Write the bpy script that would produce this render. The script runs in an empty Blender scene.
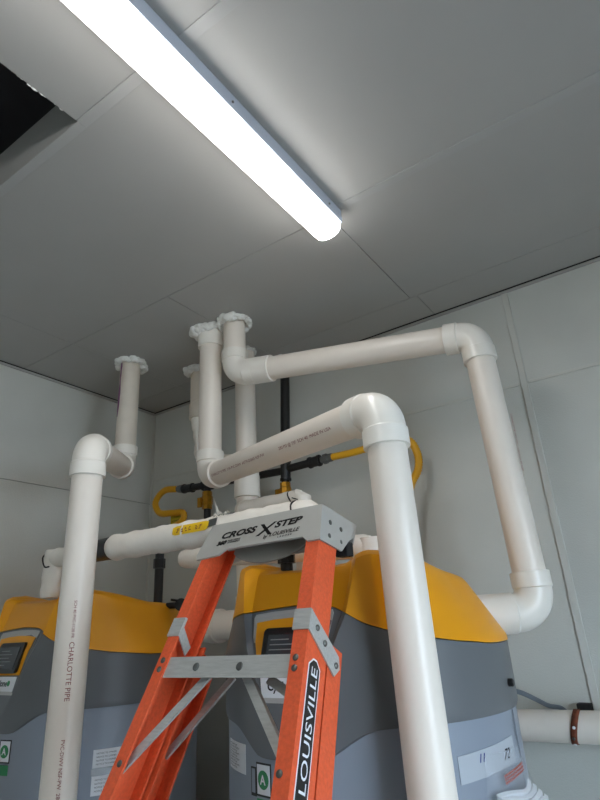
import bpy, bmesh, math, random
from mathutils import Vector, Matrix

sc = bpy.context.scene
COL = sc.collection
EYE = 1.5                      # height of the lens above the floor
CEIL = 2.67                    # ceiling height
random.seed(4)

# ------------------------------------------------------------------ camera
cam_d = bpy.data.cameras.new('camera')
cam = bpy.data.objects.new('camera', cam_d)
COL.objects.link(cam)
yaw, pitch, roll = -0.583020, 0.385062, -0.058596
fw = Vector((math.sin(yaw) * math.cos(pitch), math.cos(yaw) * math.cos(pitch), math.sin(pitch)))
rt = Vector((math.cos(yaw), -math.sin(yaw), 0))
up = rt.cross(fw)
r2 = rt * math.cos(roll) + up * math.sin(roll)
u2 = up * math.cos(roll) - rt * math.sin(roll)
mw = Matrix((r2, u2, -fw)).transposed().to_4x4()
mw.translation = (0, 0, EYE)
cam.matrix_world = mw
cam_d.sensor_width = 36
cam_d.lens = 36 * 554.26 / 800
cam_d.clip_start = 0.02
sc.camera = cam

# ------------------------------------------------------------------ world, exposure
w = bpy.data.worlds.new('daylight')
sc.world = w
w.use_nodes = True
bg = w.node_tree.nodes['Background']
bg.inputs['Color'].default_value = (0.68, 0.84, 1.0, 1)
bg.inputs['Strength'].default_value = 8.5
LAMP = 10.5                    # emission of the tube light's lens
sc.view_settings.view_transform = 'Standard'
sc.view_settings.look = 'None'
sc.view_settings.gamma = 1
sc.view_settings.use_curve_mapping = False
sc.view_settings.exposure = 0.45
sc.cycles.use_denoising = True
sc.cycles.max_bounces = 10
sc.cycles.diffuse_bounces = 6

# ------------------------------------------------------------------ materials
def lin(c):
    return tuple(((x / 255) / 12.92 if x <= 10 else (((x / 255) + .055) / 1.055) ** 2.4) for x in c) + (1,)

MATS = {}
def mat(name, rgb, rough=.5, metal=0, var=0, vscale=8, bump=0, bscale=200, alpha=1, emit=0, coat=0, spec=.5, vstretch=None):
    m = bpy.data.materials.new(name)
    m.use_nodes = True
    nt = m.node_tree
    b = nt.nodes['Principled BSDF']
    b.inputs['Base Color'].default_value = lin(rgb)
    b.inputs['Roughness'].default_value = rough
    b.inputs['Metallic'].default_value = metal
    b.inputs['Specular IOR Level'].default_value = spec
    b.inputs['Coat Weight'].default_value = coat
    b.inputs['Alpha'].default_value = alpha
    if emit:
        b.inputs['Emission Color'].default_value = (1, .985, .96, 1)
        b.inputs['Emission Strength'].default_value = emit
    if var or bump:
        tc = nt.nodes.new('ShaderNodeTexCoord')
        src = tc.outputs['Object']
        if vstretch:
            mp = nt.nodes.new('ShaderNodeMapping')
            mp.inputs['Scale'].default_value = vstretch
            nt.links.new(src, mp.inputs['Vector'])
            src = mp.outputs['Vector']
    if var:
        n = nt.nodes.new('ShaderNodeTexNoise')
        n.inputs['Scale'].default_value = vscale
        n.inputs['Detail'].default_value = 5
        r = nt.nodes.new('ShaderNodeValToRGB')
        a = lin(rgb)
        r.color_ramp.elements[0].position = .3
        r.color_ramp.elements[1].position = .7
        r.color_ramp.elements[0].color = tuple(x * (1 - var) for x in a[:3]) + (1,)
        r.color_ramp.elements[1].color = tuple(min(1, x * (1 + var)) for x in a[:3]) + (1,)
        nt.links.new(src, n.inputs['Vector'])
        nt.links.new(n.outputs['Fac'], r.inputs['Fac'])
        nt.links.new(r.outputs['Color'], b.inputs['Base Color'])
    if bump:
        n2 = nt.nodes.new('ShaderNodeTexNoise')
        n2.inputs['Scale'].default_value = bscale
        n2.inputs['Detail'].default_value = 3
        bp = nt.nodes.new('ShaderNodeBump')
        bp.inputs['Strength'].default_value = bump
        bp.inputs['Distance'].default_value = .002
        nt.links.new(src, n2.inputs['Vector'])
        nt.links.new(n2.outputs['Fac'], bp.inputs['Height'])
        nt.links.new(bp.outputs['Normal'], b.inputs['Normal'])
    MATS[name] = m
    return m

mat('wall_panel', (203, 204, 198), .5, var=.05, vscale=3, bump=.35, bscale=240)
mat('seam_strip', (204, 204, 197), .5)
mat('ceiling_panel', (171, 170, 167), .55, var=.03, vscale=3)
mat('ceiling_batten', (173, 173, 171), .5)
mat('dark_gap', (40, 42, 40), .9)
mat('plenum', (84, 82, 86), .9)
mat('concrete', (150, 148, 144), .9, var=.15, vscale=6)
mat('pvc', (232, 223, 212), .33, var=.025, vscale=9)
mat('pvc_fitting', (236, 231, 222), .28)
mat('pvc_old', (222, 212, 198), .5, var=.06, vscale=14)
mat('purple_primer', (128, 70, 116), .5)
mat('foam', (232, 232, 228), .95, bump=.6, bscale=90)
mat('insulation', (236, 230, 220), .75, var=.05, vscale=16, bump=.8, bscale=40)
mat('black_pipe', (26, 27, 28), .45, var=.2, vscale=30)
mat('galv', (120, 124, 124), .4, .8, var=.15, vscale=40)
mat('brass', (190, 140, 50), .35, .9, var=.2, vscale=50)
mat('hose', (232, 172, 30), .45)
mat('tag_yellow', (212, 190, 40), .6)
mat('sticker_yellow', (240, 196, 24), .5)
mat('heater_yellow', (236, 160, 10), .42, var=.04, vscale=5)
mat('heater_dark', (100, 103, 106), .42, var=.03, vscale=5)
mat('heater_body', (138, 146, 158), .38, var=.03, vscale=4)
mat('panel_grey', (176, 176, 174), .5)
mat('black', (14, 14, 15), .35)
mat('black_matte', (22, 22, 23), .7)
mat('screen', (62, 66, 70), .12)
mat('screen_print', (136, 140, 140), .3)
mat('paper', (224, 226, 230), .7)
mat('ink', (30, 32, 40), .7)
mat('ink_blue', (36, 48, 120), .7)
mat('ink_red', (170, 70, 50), .7)
mat('print_brown', (138, 56, 52), .6)
mat('green', (40, 130, 80), .5)
mat('fiberglass', (226, 92, 50), .5, var=.1, vscale=160, bump=.25, bscale=300)
mat('aluminium', (192, 193, 190), .40, .4, var=.1, vscale=30, bump=.1, bscale=80, vstretch=(1, 8, 8))
mat('cap_grey', (182, 180, 174), .45, .2, var=.04, vscale=20)
mat('tray_grey', (140, 137, 130), .5)
mat('steel_dark', (104, 104, 100), .4, .8)
mat('rust', (112, 56, 34), .8, var=.4, vscale=60, bump=.6, bscale=120)
mat('fixture_white', (214, 220, 236), .4)
mat('lens', (255, 255, 255), .4, emit=LAMP)
mat('tape_clear', (222, 226, 230), .2, alpha=.35)
mat('cable', (96, 104, 112), .5)

# ------------------------------------------------------------------ helpers
def P(x, y, zrel):
    return Vector((x, y, zrel + EYE))

def obj(name, bm, m, parent=None, smooth=False, auto=None):
    me = bpy.data.meshes.new(name)
    bmesh.ops.recalc_face_normals(bm, faces=bm.faces[:])
    if smooth:
        for f in bm.faces:
            f.smooth = True
        if auto:
            for e in bm.edges:
                if len(e.link_faces) == 2 and e.calc_face_angle(0) > auto:
                    e.smooth = False
    bm.to_mesh(me)
    bm.free()
    o = bpy.data.objects.new(name, me)
    me.materials.append(MATS[m] if isinstance(m, str) else m)
    COL.objects.link(o)
    if parent:
        o.parent = parent
        o.matrix_parent_inverse = Matrix.Translation(parent.location).inverted()
    return o

def thing(name, label, cat, loc=(0, 0, 0), group=None):
    o = bpy.data.objects.new(name, None)
    o.empty_display_size = .05
    COL.objects.link(o)
    o.location = loc
    tag(o, label, cat, group)
    return o

def tag(o, label, cat, group=None):
    o['label'] = label
    o['category'] = cat
    if group:
        o['group'] = group
    return o

def struct(o, label=None):
    o['kind'] = 'structure'
    if label:
        o['label'] = label
    return o

def add_box(bm, lo, hi, M=None):
    vs = []
    for z in (lo[2], hi[2]):
        for (x, y) in ((lo[0], lo[1]), (hi[0], lo[1]), (hi[0], hi[1]), (lo[0], hi[1])):
            p = Vector((x, y, z))
            vs.append(bm.verts.new(M @ p if M else p))
    for f in ((0, 3, 2, 1), (4, 5, 6, 7), (0, 1, 5, 4), (1, 2, 6, 5), (2, 3, 7, 6), (3, 0, 4, 7)):
        bm.faces.new([vs[i] for i in f])
    return vs

def box(lo, hi, M=None, bevel=0):
    bm = bmesh.new()
    add_box(bm, lo, hi, M)
    if bevel:
        bmesh.ops.bevel(bm, geom=bm.edges[:], offset=bevel, segments=2, affect='EDGES', profile=.6)
    return bm

def tube(bm, pts, radii, seg=28, cap=True):
    pts = [Vector(p) for p in pts]
    if not hasattr(radii, '__len__'):
        radii = [radii] * len(pts)
    tans = []
    for i in range(len(pts)):
        a = pts[max(0, i - 1)]
        b = pts[min(len(pts) - 1, i + 1)]
        t = (b - a)
        if t.length < 1e-7:
            t = tans[-1].copy()
        tans.append(t.normalized())
    t0 = tans[0]
    n = t0.orthogonal().normalized()
    rings = []
    for i, p in enumerate(pts):
        t = tans[i]
        if i:
            ax = tans[i - 1].cross(t)
            if ax.length > 1e-8:
                n = Matrix.Rotation(tans[i - 1].angle(t), 3, ax.normalized()) @ n
        n = (n - t * n.dot(t)).normalized()
        b = t.cross(n)
        rings.append([bm.verts.new(p + (n * math.cos(k * 2 * math.pi / seg) + b * math.sin(k * 2 * math.pi / seg)) * radii[i]) for k in range(seg)])
    for a, b in zip(rings, rings[1:]):
        for k in range(seg):
            bm.faces.new((a[k], a[(k + 1) % seg], b[(k + 1) % seg], b[k]))
    if cap:
        bm.faces.new(list(reversed(rings[0])))
        bm.faces.new(rings[-1])
    return rings

def tube_obj(name, pts, r, m, parent, seg=28):
    bm = bmesh.new()
    tube(bm, pts, r, seg)
    return obj(name, bm, m, parent, True, .6)

def spline(pts, n=8):
    pts = [Vector(p) for p in pts]
    q = [2 * pts[0] - pts[1]] + pts + [2 * pts[-1] - pts[-2]]
    out = []
    for i in range(1, len(q) - 2):
        for k in range(n):
            t = k / n
            a, b, c, d = q[i - 1:i + 3]
            out.append(.5 * ((2 * b) + (c - a) * t + (2 * a - 5 * b + 4 * c - d) * t * t + (3 * b - a - 3 * c + d) * t ** 3))
    out.append(pts[-1])
    return out

def elbow_obj(parent, pc, d1, d2, r=.0445, hub=.044, rb=.058, m='pvc_fitting', seg=32, name='elbow', hub2=None):
    """fitting that turns from direction d1 to d2 at corner pc, with a socket at each end"""
    pc = Vector(pc)
    d1 = Vector(d1).normalized()
    d2 = Vector(d2).normalized()
    th = d1.angle(d2)
    tl = rb * math.tan(th / 2)
    k = r / .0445
    rh, rbnd = r + .0078 * k, r + .0045 * k
    if hub2 is None:
        hub2 = hub
    pts = [pc - d1 * (tl + hub), pc - d1 * (tl + hub - .001), pc - d1 * (tl + .004), pc - d1 * (tl + .001)]
    rad = [rh - .002, rh, rh, rbnd]
    ax = d1.cross(d2).normalized()
    inward = ax.cross(d1).normalized()
    c = pc - d1 * tl + inward * rb
    for i in range(1, 12):
        a = th * i / 12
        pts.append(c + Matrix.Rotation(a, 3, ax) @ (-inward * rb))
        rad.append(rbnd)
    pts += [pc + d2 * (tl + .001), pc + d2 * (tl + .004), pc + d2 * (tl + hub2 - .001), pc + d2 * (tl + hub2)]
    rad += [rbnd, rh, rh, rh - .002]
    bm = bmesh.new()
    tube(bm, pts, rad, seg)
    o = obj(name, bm, m, parent, True, .5)
    return tl + min(hub, hub2)

def foam_ring(parent, x, y, r, seed, amp=1.0, n=34):
    """gnarled bead of sealing foam round a pipe at the ceiling"""
    rnd = random.Random(seed)
    bm = bmesh.new()
    lump = [rnd.uniform(.55, 1.25) for _ in range(9)]
    for i in range(n):
        f = i / n
        a = 2 * math.pi * f
        k = f * 9
        q = lump[int(k) % 9] * (1 - k % 1) + lump[(int(k) + 1) % 9] * (k % 1)
        for lay in range(3):
            s = rnd.uniform(.007, .013) * amp * q
            rr = r + rnd.uniform(-.002, .014) * amp * q
            z = CEIL - rnd.uniform(.002, .022) * amp * q
            aa = a + rnd.uniform(-.12, .12)
            M = Matrix.Translation((x + rr * math.cos(aa), y + rr * math.sin(aa), z)) @ Matrix.Rotation(aa, 4, 'Z') @ Matrix.Diagonal((s, s * rnd.uniform(1, 1.6), s * rnd.uniform(.8, 1.2), 1))
            bmesh.ops.create_icosphere(bm, subdivisions=2, radius=1, matrix=M)
    for v in bm.verts:
        v.co += Vector((rnd.uniform(-1, 1), rnd.uniform(-1, 1), rnd.uniform(-1, 1))) * .0007
        v.co.z = min(v.co.z, CEIL - .0001)
    return obj('sealant_foam', bm, 'foam', parent, True)

def text_data(s, size=1.0, shear=0, bold=0, align='LEFT', space=1.0, xs=1.0, cuts=False):
    cu = bpy.data.curves.new('t', 'FONT')
    cu.body = s
    cu.size = size
    cu.shear = shear
    cu.offset = bold
    cu.align_x = align
    cu.space_character = space
    cu.resolution_u = 3
    o = bpy.data.objects.new('t', cu)
    COL.objects.link(o)
    dg = bpy.context.evaluated_depsgraph_get()
    me = bpy.data.meshes.new_from_object(o.evaluated_get(dg))
    if cuts:                                     # extra rows so that it can bend round a pipe
        b_ = bmesh.new()
        b_.from_mesh(me)
        for k in range(-2, 9):
            bmesh.ops.bisect_plane(b_, geom=b_.verts[:] + b_.edges[:] + b_.faces[:], plane_co=(0, size * (k + .5) / 9, 0), plane_no=(0, 1, 0))
        b_.to_mesh(me)
        b_.free()
    vs = [(v.co.x * xs, v.co.y) for v in me.vertices]
    fs = [tuple(p.vertices) for p in me.polygons]
    bpy.data.objects.remove(o)
    bpy.data.meshes.remove(me)
    bpy.data.curves.remove(cu)
    return vs, fs

def text_obj(s, fn, m, parent, name='lettering', **kw):
    vs, fs = text_data(s, **kw)
    me = bpy.data.meshes.new(name)
    me.from_pydata([tuple(fn(x, y)) for x, y in vs], [], fs)
    me.materials.append(MATS[m])
    o = bpy.data.objects.new(name, me)
    COL.objects.link(o)
    if parent:
        o.parent = parent
        # lettering may hang on a part (already at the world origin) or on a thing
        if parent.type == 'EMPTY':
            o.matrix_parent_inverse = Matrix.Translation(parent.location).inverted()
    return o

def text_width(s, **kw):
    vs, _ = text_data(s, **kw)
    return max(x for x, y in vs)

def sub(o, parent, root):
    """fix the inverse when a mesh is a sub-part of a part"""
    o.parent = parent
    o.matrix_parent_inverse = Matrix.Identity(4)      # a part already sits at the world origin
    return o

def pipe_text(parent, s, p0, axis, facing, r, size, m='print_brown', **kw):
    p0 = Vector(p0)
    a = Vector(axis).normalized()
    n = Vector(facing)
    n = (n - a * n.dot(a)).normalized()
    t = n.cross(a)
    def fn(x, y):
        an = (y - size * .35) / r
        return p0 + a * x + (n * math.cos(an) + t * math.sin(an)) * (r + .0007)
    return text_obj(s, fn, m, parent, size=size, cuts=True, **kw)

# ------------------------------------------------------------------ the room
XL, YB, XR, YF = -2.335, 2.02, 1.25, -1.45

struct(obj('floor', box((XL - .1, YF - .1, -.1), (XR + .1, YB + .1, 0)), 'concrete'))
gr = struct(obj('ground_outside', box((XR + .1, -6, -.12), (9, 8, -.02)), 'concrete'))

def wall(name, lo, hi):
    return struct(obj(name, box(lo, hi), 'dark_gap'))

def panel(name, lo, hi, parent, m='wall_panel', bevel=.0012):
    return obj(name, box(lo, hi, bevel=bevel), m, parent)

TOP = CEIL + .62
wb = wall('wall_back', (XL - .1, YB + .006, 0), (XR + .1, YB + .1, TOP))
z1 = .775 + EYE
g = .0010
xs = [XL, -.345, XR]
for i in range(2):
    for (za, zb) in ((0, z1), (z1, CEIL - .008)):
        panel('wall_panel', (xs[i] + g, YB, za + g), (xs[i + 1] - g, YB + .006, zb - g), wb)
panel('seam_strip', (-.345 - .012, YB - .006, .02), (-.345 + .012, YB, CEIL - .013), wb, 'seam_strip', .0028)
panel('seam_strip', (XL + .02, YB - .0045, z1 - .006), (-.36, YB, z1 + .006), wb, 'seam_strip', .001)
panel('seam_strip', (-.33, YB - .0045, z1 - .006), (XR, YB, z1 + .006), wb, 'seam_strip', .002)

wl = wall('wall_left', (XL - .1, YF - .1, 0), (XL - .006, YB + .006, TOP))
z2 = .647 + EYE
ys = [YF, .02, YB]
for i in range(2):
    for (za, zb) in ((0, z2), (z2, CEIL - .008)):
        panel('wall_panel', (XL - .006, ys[i] + g, za + g), (XL, ys[i + 1] - g, zb - g), wl)

# wall on the right holds the open doorway that lets the daylight in
wr = struct(obj('wall_right', (lambda bm: (add_box(bm, (XR, YF - .1, 0), (XR + .1, -.15, TOP)),
                                           add_box(bm, (XR, .85, 0), (XR + .1, YB + .006, TOP)),
                                           add_box(bm, (XR, -.15, 2.05), (XR + .1, .85, TOP)), bm)[-1])(bmesh.new()), 'wall_panel'))
bm = bmesh.new()
for lo, hi in (((XR - .012, -.21, 0), (XR + .11, -.15, 2.11)), ((XR - .012, .85, 0), (XR + .11, .91, 2.11)), ((XR - .012, -.15, 2.05), (XR + .11, .85, 2.11))):
    add_box(bm, lo, hi)
struct(obj('door_1', bm, 'fixture_white'))
wf = struct(obj('wall_front', box((XL - .1, YF - .1, 0), (XR + .1, YF, TOP)), 'wall_panel'))

# ceiling: deck above, separate lining panels below, one of them missing
HX, HY, HT = -.967, .547, .135      # corner of the hole, its depth
ce = struct(obj('ceiling', box((XL - .1, YF - .1, CEIL + .6), (XR + .1, YB + .1, CEIL + .66)), 'plenum'))
H = 1.17
c = [XL + .012, -1.67 * H, -1.175 * H, -.562 * H, XR]
y3, y4 = 1.043 * H, 1.562 * H
def cpanel(x0, y0, x1, y1):
    return panel('ceiling_panel', (x0 + g, y0 + g, CEIL), (x1 - g, y1 - g, CEIL + HT), ce, 'ceiling_panel', .0012)
cpanel(HX, YF, XR, HY)
cpanel(XL, YF, HX, -.62)
cpanel(c[0], HY, c[1], y3); cpanel(c[1], HY, c[3], y3); cpanel(c[3], HY, c[4], y3)
cpanel(c[0], y3, c[1], y4); cpanel(c[1], y3, c[2], y4); cpanel(c[2], y3, c[3], y4); cpanel(c[3], y3, c[4], y4)
cpanel(c[0], y4, c[1], YB - .012); cpanel(c[1], y4, c[2] - .05, YB - .012); cpanel(c[2] - .05, y4, c[3] + .03, YB - .012); cpanel(c[3] + .03, y4, c[4], YB - .012)
obj('backing', box((XL - .05, HY + .01, CEIL + HT), (XR + .05, YB + .05, CEIL + HT + .02)), 'plenum', ce)
obj('backing', box((HX + .01, YF, CEIL + HT), (XR + .05, HY + .01, CEIL + HT + .02)), 'plenum', ce)
# lapped joints
def batten(x0, y0, x1, y1, t=.003):
    return panel('joint_strip', (x0, y0, CEIL - t), (x1, y1, CEIL), ce, 'ceiling_batten', .001)
batten(HX + .004, HY - .002, XR, HY + .026)
batten(XL + .02, HY + .001, HX + .004, HY + .026)
batten(c[3] + .05, y3 - .028, XR, y3, .0025)
# dark joist inside the opening
obj('joist', box((XL, .22, CEIL + .18), (HX + .4, .27, CEIL + .42)), 'plenum', ce)
# torn edge of the panel at the hole
bm = bmesh.new()
rnd = random.Random(3)
for i in range(46):
    yy = rnd.uniform(-.1, HY - .02)
    s = rnd.uniform(.002, .005)
    bmesh.ops.create_icosphere(bm, subdivisions=1, radius=1, matrix=Matrix.Translation((HX - rnd.uniform(-.001, .002), yy, CEIL + rnd.uniform(0, .006))) @ Matrix.Diagonal((s * .7, s * 1.6, s * .7, 1)))
e = obj('torn_edge', bm, 'foam', ce)

# edge trims with the dark gap
def trim(name, lo, hi, m='ceiling_panel'):
    return struct(obj(name, box(lo, hi, bevel=.001), m))
trim('trim_1', (XL, YB - .009, CEIL - .013), (XR, YB, CEIL - .003))
trim('trim_2', (XL, YF, CEIL - .013), (XL + .009, YB - .009, CEIL - .003))
struct(obj('trim_3', box((XL, YB - .009, .0), (XL + .009, YB, CEIL - .012), bevel=.003), 'seam_strip'))

# ------------------------------------------------------------------ ceiling light
LX0, LX1, LY0, LY1 = -.711, -.615, -1.21, 1.224
lt = thing('tube_light', 'long white wraparound tube light glowing on the ceiling', 'light', ((LX0 + LX1) / 2, (LY0 + LY1) / 2, CEIL))
obj('housing', box((LX0, LY0, CEIL - .047), (LX1, LY1, CEIL), bevel=.003), 'fixture_white', lt)
bm = bmesh.new()
prof = []
cx = (LX0 + LX1) / 2
for i in range(17):
    a = math.pi * i / 16
    prof.append((cx + .0425 * math.cos(a), CEIL - .056 - .031 * math.sin(a) ** .8))
prof = [(cx + .0425, CEIL - .045)] + prof + [(cx - .0425, CEIL - .045)]
A = []
for (yy, s) in ((LY0 + .001, .86), (LY0 + .006, 1), (LY1 - .010, 1), (LY1 - .003, .95), (LY1 + .0005, .84)):
    A.append([bm.verts.new((cx + (x - cx) * s, yy, CEIL - .045 + (z - CEIL + .045) * s)) for x, z in prof])
for a, b in zip(A, A[1:]):
    for k in range(len(prof) - 1):
        bm.faces.new((a[k], a[k + 1], b[k + 1], b[k]))
bm.faces.new(A[0]); bm.faces.new(A[-1])
obj('lens', bm, 'lens', lt, True, .7)
for yy in (-.5, .16, .72, 1.15):
    bm = bmesh.new()
    tube(bm, [(LX1 - .001, yy, CEIL - .026), (LX1 + .0025, yy, CEIL - .026)], [.0035, .0028], 12)
    obj('screw', bm, 'steel_dark', lt, True, .5)

# ------------------------------------------------------------------ PVC vents
RP = .0445
DN = Vector((0, 0, -1))

def vent(name, label, group, pts, foam=None, seed=1, end_hub=None):
    """a vent line with straight pipes between elbows; pts from the ceiling down"""
    base = Vector(pts[-1])
    t = thing(name, label, 'pipe', (base.x, base.y, base.z), group)
    pts = [Vector(p) for p in pts]
    dirs = [(b - a).normalized() for a, b in zip(pts, pts[1:])]
    ends = []
    for i in range(1, len(pts) - 1):
        tl = elbow_obj(t, pts[i], dirs[i - 1], dirs[i], hub2=end_hub if i == len(pts) - 2 else None)
    segs = []
    for i, (a, b) in enumerate(zip(pts, pts[1:])):
        off = .058 * .9
        s = a + dirs[i] * (0 if i == 0 else off + .02)
        e_ = b - dirs[i] * (0 if i == len(dirs) - 1 else off + .02)
        segs.append(tube_obj('pipe', [s, e_], RP, 'pvc', t, 40))
    return t, dirs, segs

VG = 'white plastic vent pipes of the water heaters'
# left one: ceiling, down, towards the lens, down in front of the left heater
tA, dA, sA = vent('vent_pipe', 'white plastic pipe with red printed maker name, standing in front of left heater', VG,
                  [P(-1.909, 1.493, 1.165), P(-1.909, 1.493, .666), P(-1.440, .995, .540), P(-1.440, .995, -1.38)])
foam_ring(tA, -1.909, 1.493, .052, 11, 1.15)
sA[0].data.materials[0] = MATS['pvc_old']
# wipe of purple primer running down the old pipe
bm = bmesh.new()
n0 = Vector((.45, -.9, 0)).normalized()
cols = []
rnd = random.Random(8)
for i in range(15):
    z = 1.15 - i * .0185
    wdt = (.50 if 6 < i < 13 else .26) + rnd.uniform(-.08, .08)
    a0 = -.62 + i * -.016
    row = []
    for k in range(5):
        a = math.atan2(n0.y, n0.x) + a0 + wdt * (k / 4 - .5)
        row.append(bm.verts.new(P(-1.909 + (RP + .0006) * math.cos(a), 1.493 + (RP + .0006) * math.sin(a), z)))
    cols.append(row)
for a, b in zip(cols, cols[1:]):
    for k in range(4):
        bm.faces.new((a[k], a[k + 1], b[k + 1], b[k]))
sub(obj('primer_stain', bm, 'purple_primer', tA, True), sA[0], tA)
faceA = (1.338, -.924, -.05)
for s, z, sz in (('SCH 40 PVC-1120 PR', .095, .0105), ('CHARLOTTE PIPE', -.008, .0180), ('PVC-DWV NSF-PW  280 PSI @ 73F  ASTM D1785 / D2665', -.232, .0125)):
    o = pipe_text(tA, s, P(-1.440, .995, z), DN, faceA, RP, sz, xs=1.0 if sz < .02 else 1.36)

# middle one: ceiling, down, towards the lens and right, down in front of the right heater
tB, dB, sB = vent('vent_pipe', 'white plastic pipe bending down in front of right heater, thickest in view', VG,
                  [P(-1.424, 1.510, 1.165), P(-1.424, 1.510, .537), P(-.502, 1.102, .452), P(-.466, 1.070, -1.38)])
foam_ring(tB, -1.424, 1.510, .056, 21, 1.25)
tube_obj('coupling', [P(-1.424, 1.510, 1.16), P(-1.424, 1.510, 1.085), P(-1.424, 1.510, 1.084)], [.0525, .0525, .0505], 'pvc_fitting', tB, 36)
p0, p1 = P(-1.424, 1.510, .537), P(-.502, 1.102, .452)
dd = (p1 - p0).normalized()
for s, q, sz in (('CHARLOTTE PIPE  3 IN PVC-DWV  ASTM D2665 NSF-PW', .115, .0125), ('280 PSI @ 73F  SCH 40  MADE IN USA', .60, .0125)):
    pipe_text(tB, s, p0 + dd * q, dd, -((p0 + p1) / 2 - P(0, 0, .05)), RP, sz, xs=1.28)
for zq in (-.08, -.34):
    pipe_text(tB, 'ASTM D1785 PVC 1120 NSF', P(-.488, 1.089, zq), DN, (-.99, -.35, 0), RP, .010)

# far right one: ceiling, right along the wall, down, into the side of the right heater
tC, dC, sC = vent('vent_pipe', 'white plastic pipe running along back wall into side of right heater', VG,
                  [P(-1.300, 1.517, 1.165), P(-1.300, 1.517, .930), P(-.400, 1.660, .842), P(-.378, 1.669, -.002), P(-.50, 1.605, -.002)], end_hub=.10)
foam_ring(tC, -1.300, 1.517, .056, 31, 1.25)
pipe_text(tC, 'CHARLOTTE PIPE PVC 1120 SCH 40 NSF', P(-.378, 1.669, .55), DN, (.9, -.43, 0), RP, .010)

c0, c1 = P(-1.300, 1.517, .930), P(-.400, 1.660, .842)
cd = (c1 - c0).normalized()
tube_obj('coupling', [c0 + cd * .085, c0 + cd * .086, c0 + cd * .165, c0 + cd * .166], [.048, .0518, .0518, .048], 'pvc_fitting', tC, 36)

# behind: ceiling, down between the heaters, into the side of the right one
tE, dE, sE = vent('vent_pipe', 'white plastic pipe hanging behind the middle vent pipes near the gas riser', VG,
                  [P(-1.441, 1.75, 1.165), P(-1.441, 1.75, .012), P(-1.405, 1.46, .012), P(-1.12, 1.43, .012)])
foam_ring(tE, -1.441, 1.75, .047, 41, .55)
tube_obj('coupling', [P(-1.441, 1.75, .585), P(-1.441, 1.75, .584), P(-1.441, 1.75, .495), P(-1.441, 1.75, .494)], [.046, .0535, .0535, .051], 'pvc_fitting', tE, 36)
tube_obj('coupling', [P(-1.441, 1.75, .640), P(-1.441, 1.75, .584)], [.0515, .0515], 'pvc_fitting', tE, 36)

# behind left: old pipe that steps across to the one above
tD = thing('drop_pipe', 'short dull plastic pipe with wrapped end, half hidden behind middle vent pipe', 'pipe', P(-1.735, 1.76, .70))
tube_obj('pipe', [P(-1.735, 1.76, 1.165), P(-1.733, 1.76, .97)], .040, 'pvc_old', tD, 32)
foam_ring(tD, -1.735, 1.76, .048, 51, 1.1)
tube_obj('coupling', [P(-1.733, 1.76, .985), P(-1.732, 1.76, .984), P(-1.731, 1.76, .915), P(-1.731, 1.76, .914)], [.041, .046, .046, .040], 'pvc_old', tD, 32)
bm = bmesh.new()
path = spline([P(-1.731, 1.76, .93), P(-1.723, 1.76, .87), P(-1.708, 1.76, .80), P(-1.70, 1.755, .735), P(-1.63, 1.752, .69), P(-1.50, 1.75, .655)], 5)
rnd = random.Random(5)
tube(bm, path, [.036 + rnd.uniform(-.003, .003) for _ in path], 24)
obj('wrap', bm, 'insulation', tD, True)

# ------------------------------------------------------------------ white pipe low on the back wall
wp = thing('wall_pipe', 'white plastic pipe running low along the back wall behind right heater', 'pipe', P(.4, 1.94, -.31))
tube_obj('pipe', [P(-.95, 1.945, -.318), P(1.2, 1.945, -.300)], .042, 'pvc', wp, 40)
ck = thing('pipe_hanger', 'rusty perforated strap with black bracket holding low wall pipe', 'hanger', P(-.385, 1.97, -.27))
bm = bmesh.new()
rings = []
for dx in (-.009, .009):
    row = []
    for k in range(21):
        a = math.radians(105 + k * 12.0)
        row.append(bm.verts.new(P(-.398 + dx + .012 * math.sin(a), 1.945 + .0436 * math.cos(a), -.311 + .0436 * math.sin(a))))
    rings.append(row)
for k in range(20):
    bm.faces.new((rings[0][k], rings[0][k + 1], rings[1][k + 1], rings[1][k]))
st = obj('strap', bm, 'rust', ck, True)
sm = st.modifiers.new('thick', 'SOLIDIFY')
sm.thickness = .003
sm.offset = 1
for k in (6, 9, 12):
    a = math.radians(105 + k * 12.0)
    n = Vector((0, math.cos(a), math.sin(a)))
    q = P(-.398 + .012 * math.sin(a), 1.945, -.311) + n * .0455
    sub(tube_obj('bolt', [q, q + n * .004], .004, 'paper' if k != 9 else 'steel_dark', ck, 12), st, ck)
obj('bracket', box(P(-.396, 1.985, -.284), P(-.356, 2.019, -.260), bevel=.003), 'black_matte', ck)
tag(obj('grey_cable', (lambda bm: (tube(bm, spline([P(-.52, 1.70, -.19), P(-.49, 1.76, -.205), P(-.475, 1.86, -.235), P(-.465, 1.95, -.262), P(-.445, 2.008, -.275), P(-.425, 2.012, -.295)], 8), .0065, 12), bm)[-1])(bmesh.new()), 'cable', None, True), 'thin grey cable looping from right heater to the wall', 'cable')

# ------------------------------------------------------------------ water heaters
def interp(x, tab):
    if x <= tab[0][0]:
        return tab[0][1]
    for (a, va), (b, vb) in zip(tab, tab[1:]):
        if x <= b:
            t = (x - a) / (b - a)
            return va + (vb - va) * t
    return tab[-1][1]

def smooth_tab(tab):
    def f(x):
        return sum(interp(x + d, tab) for d in (-3, -1.5, 0, 1.5, 3)) / 5
    return f

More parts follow.
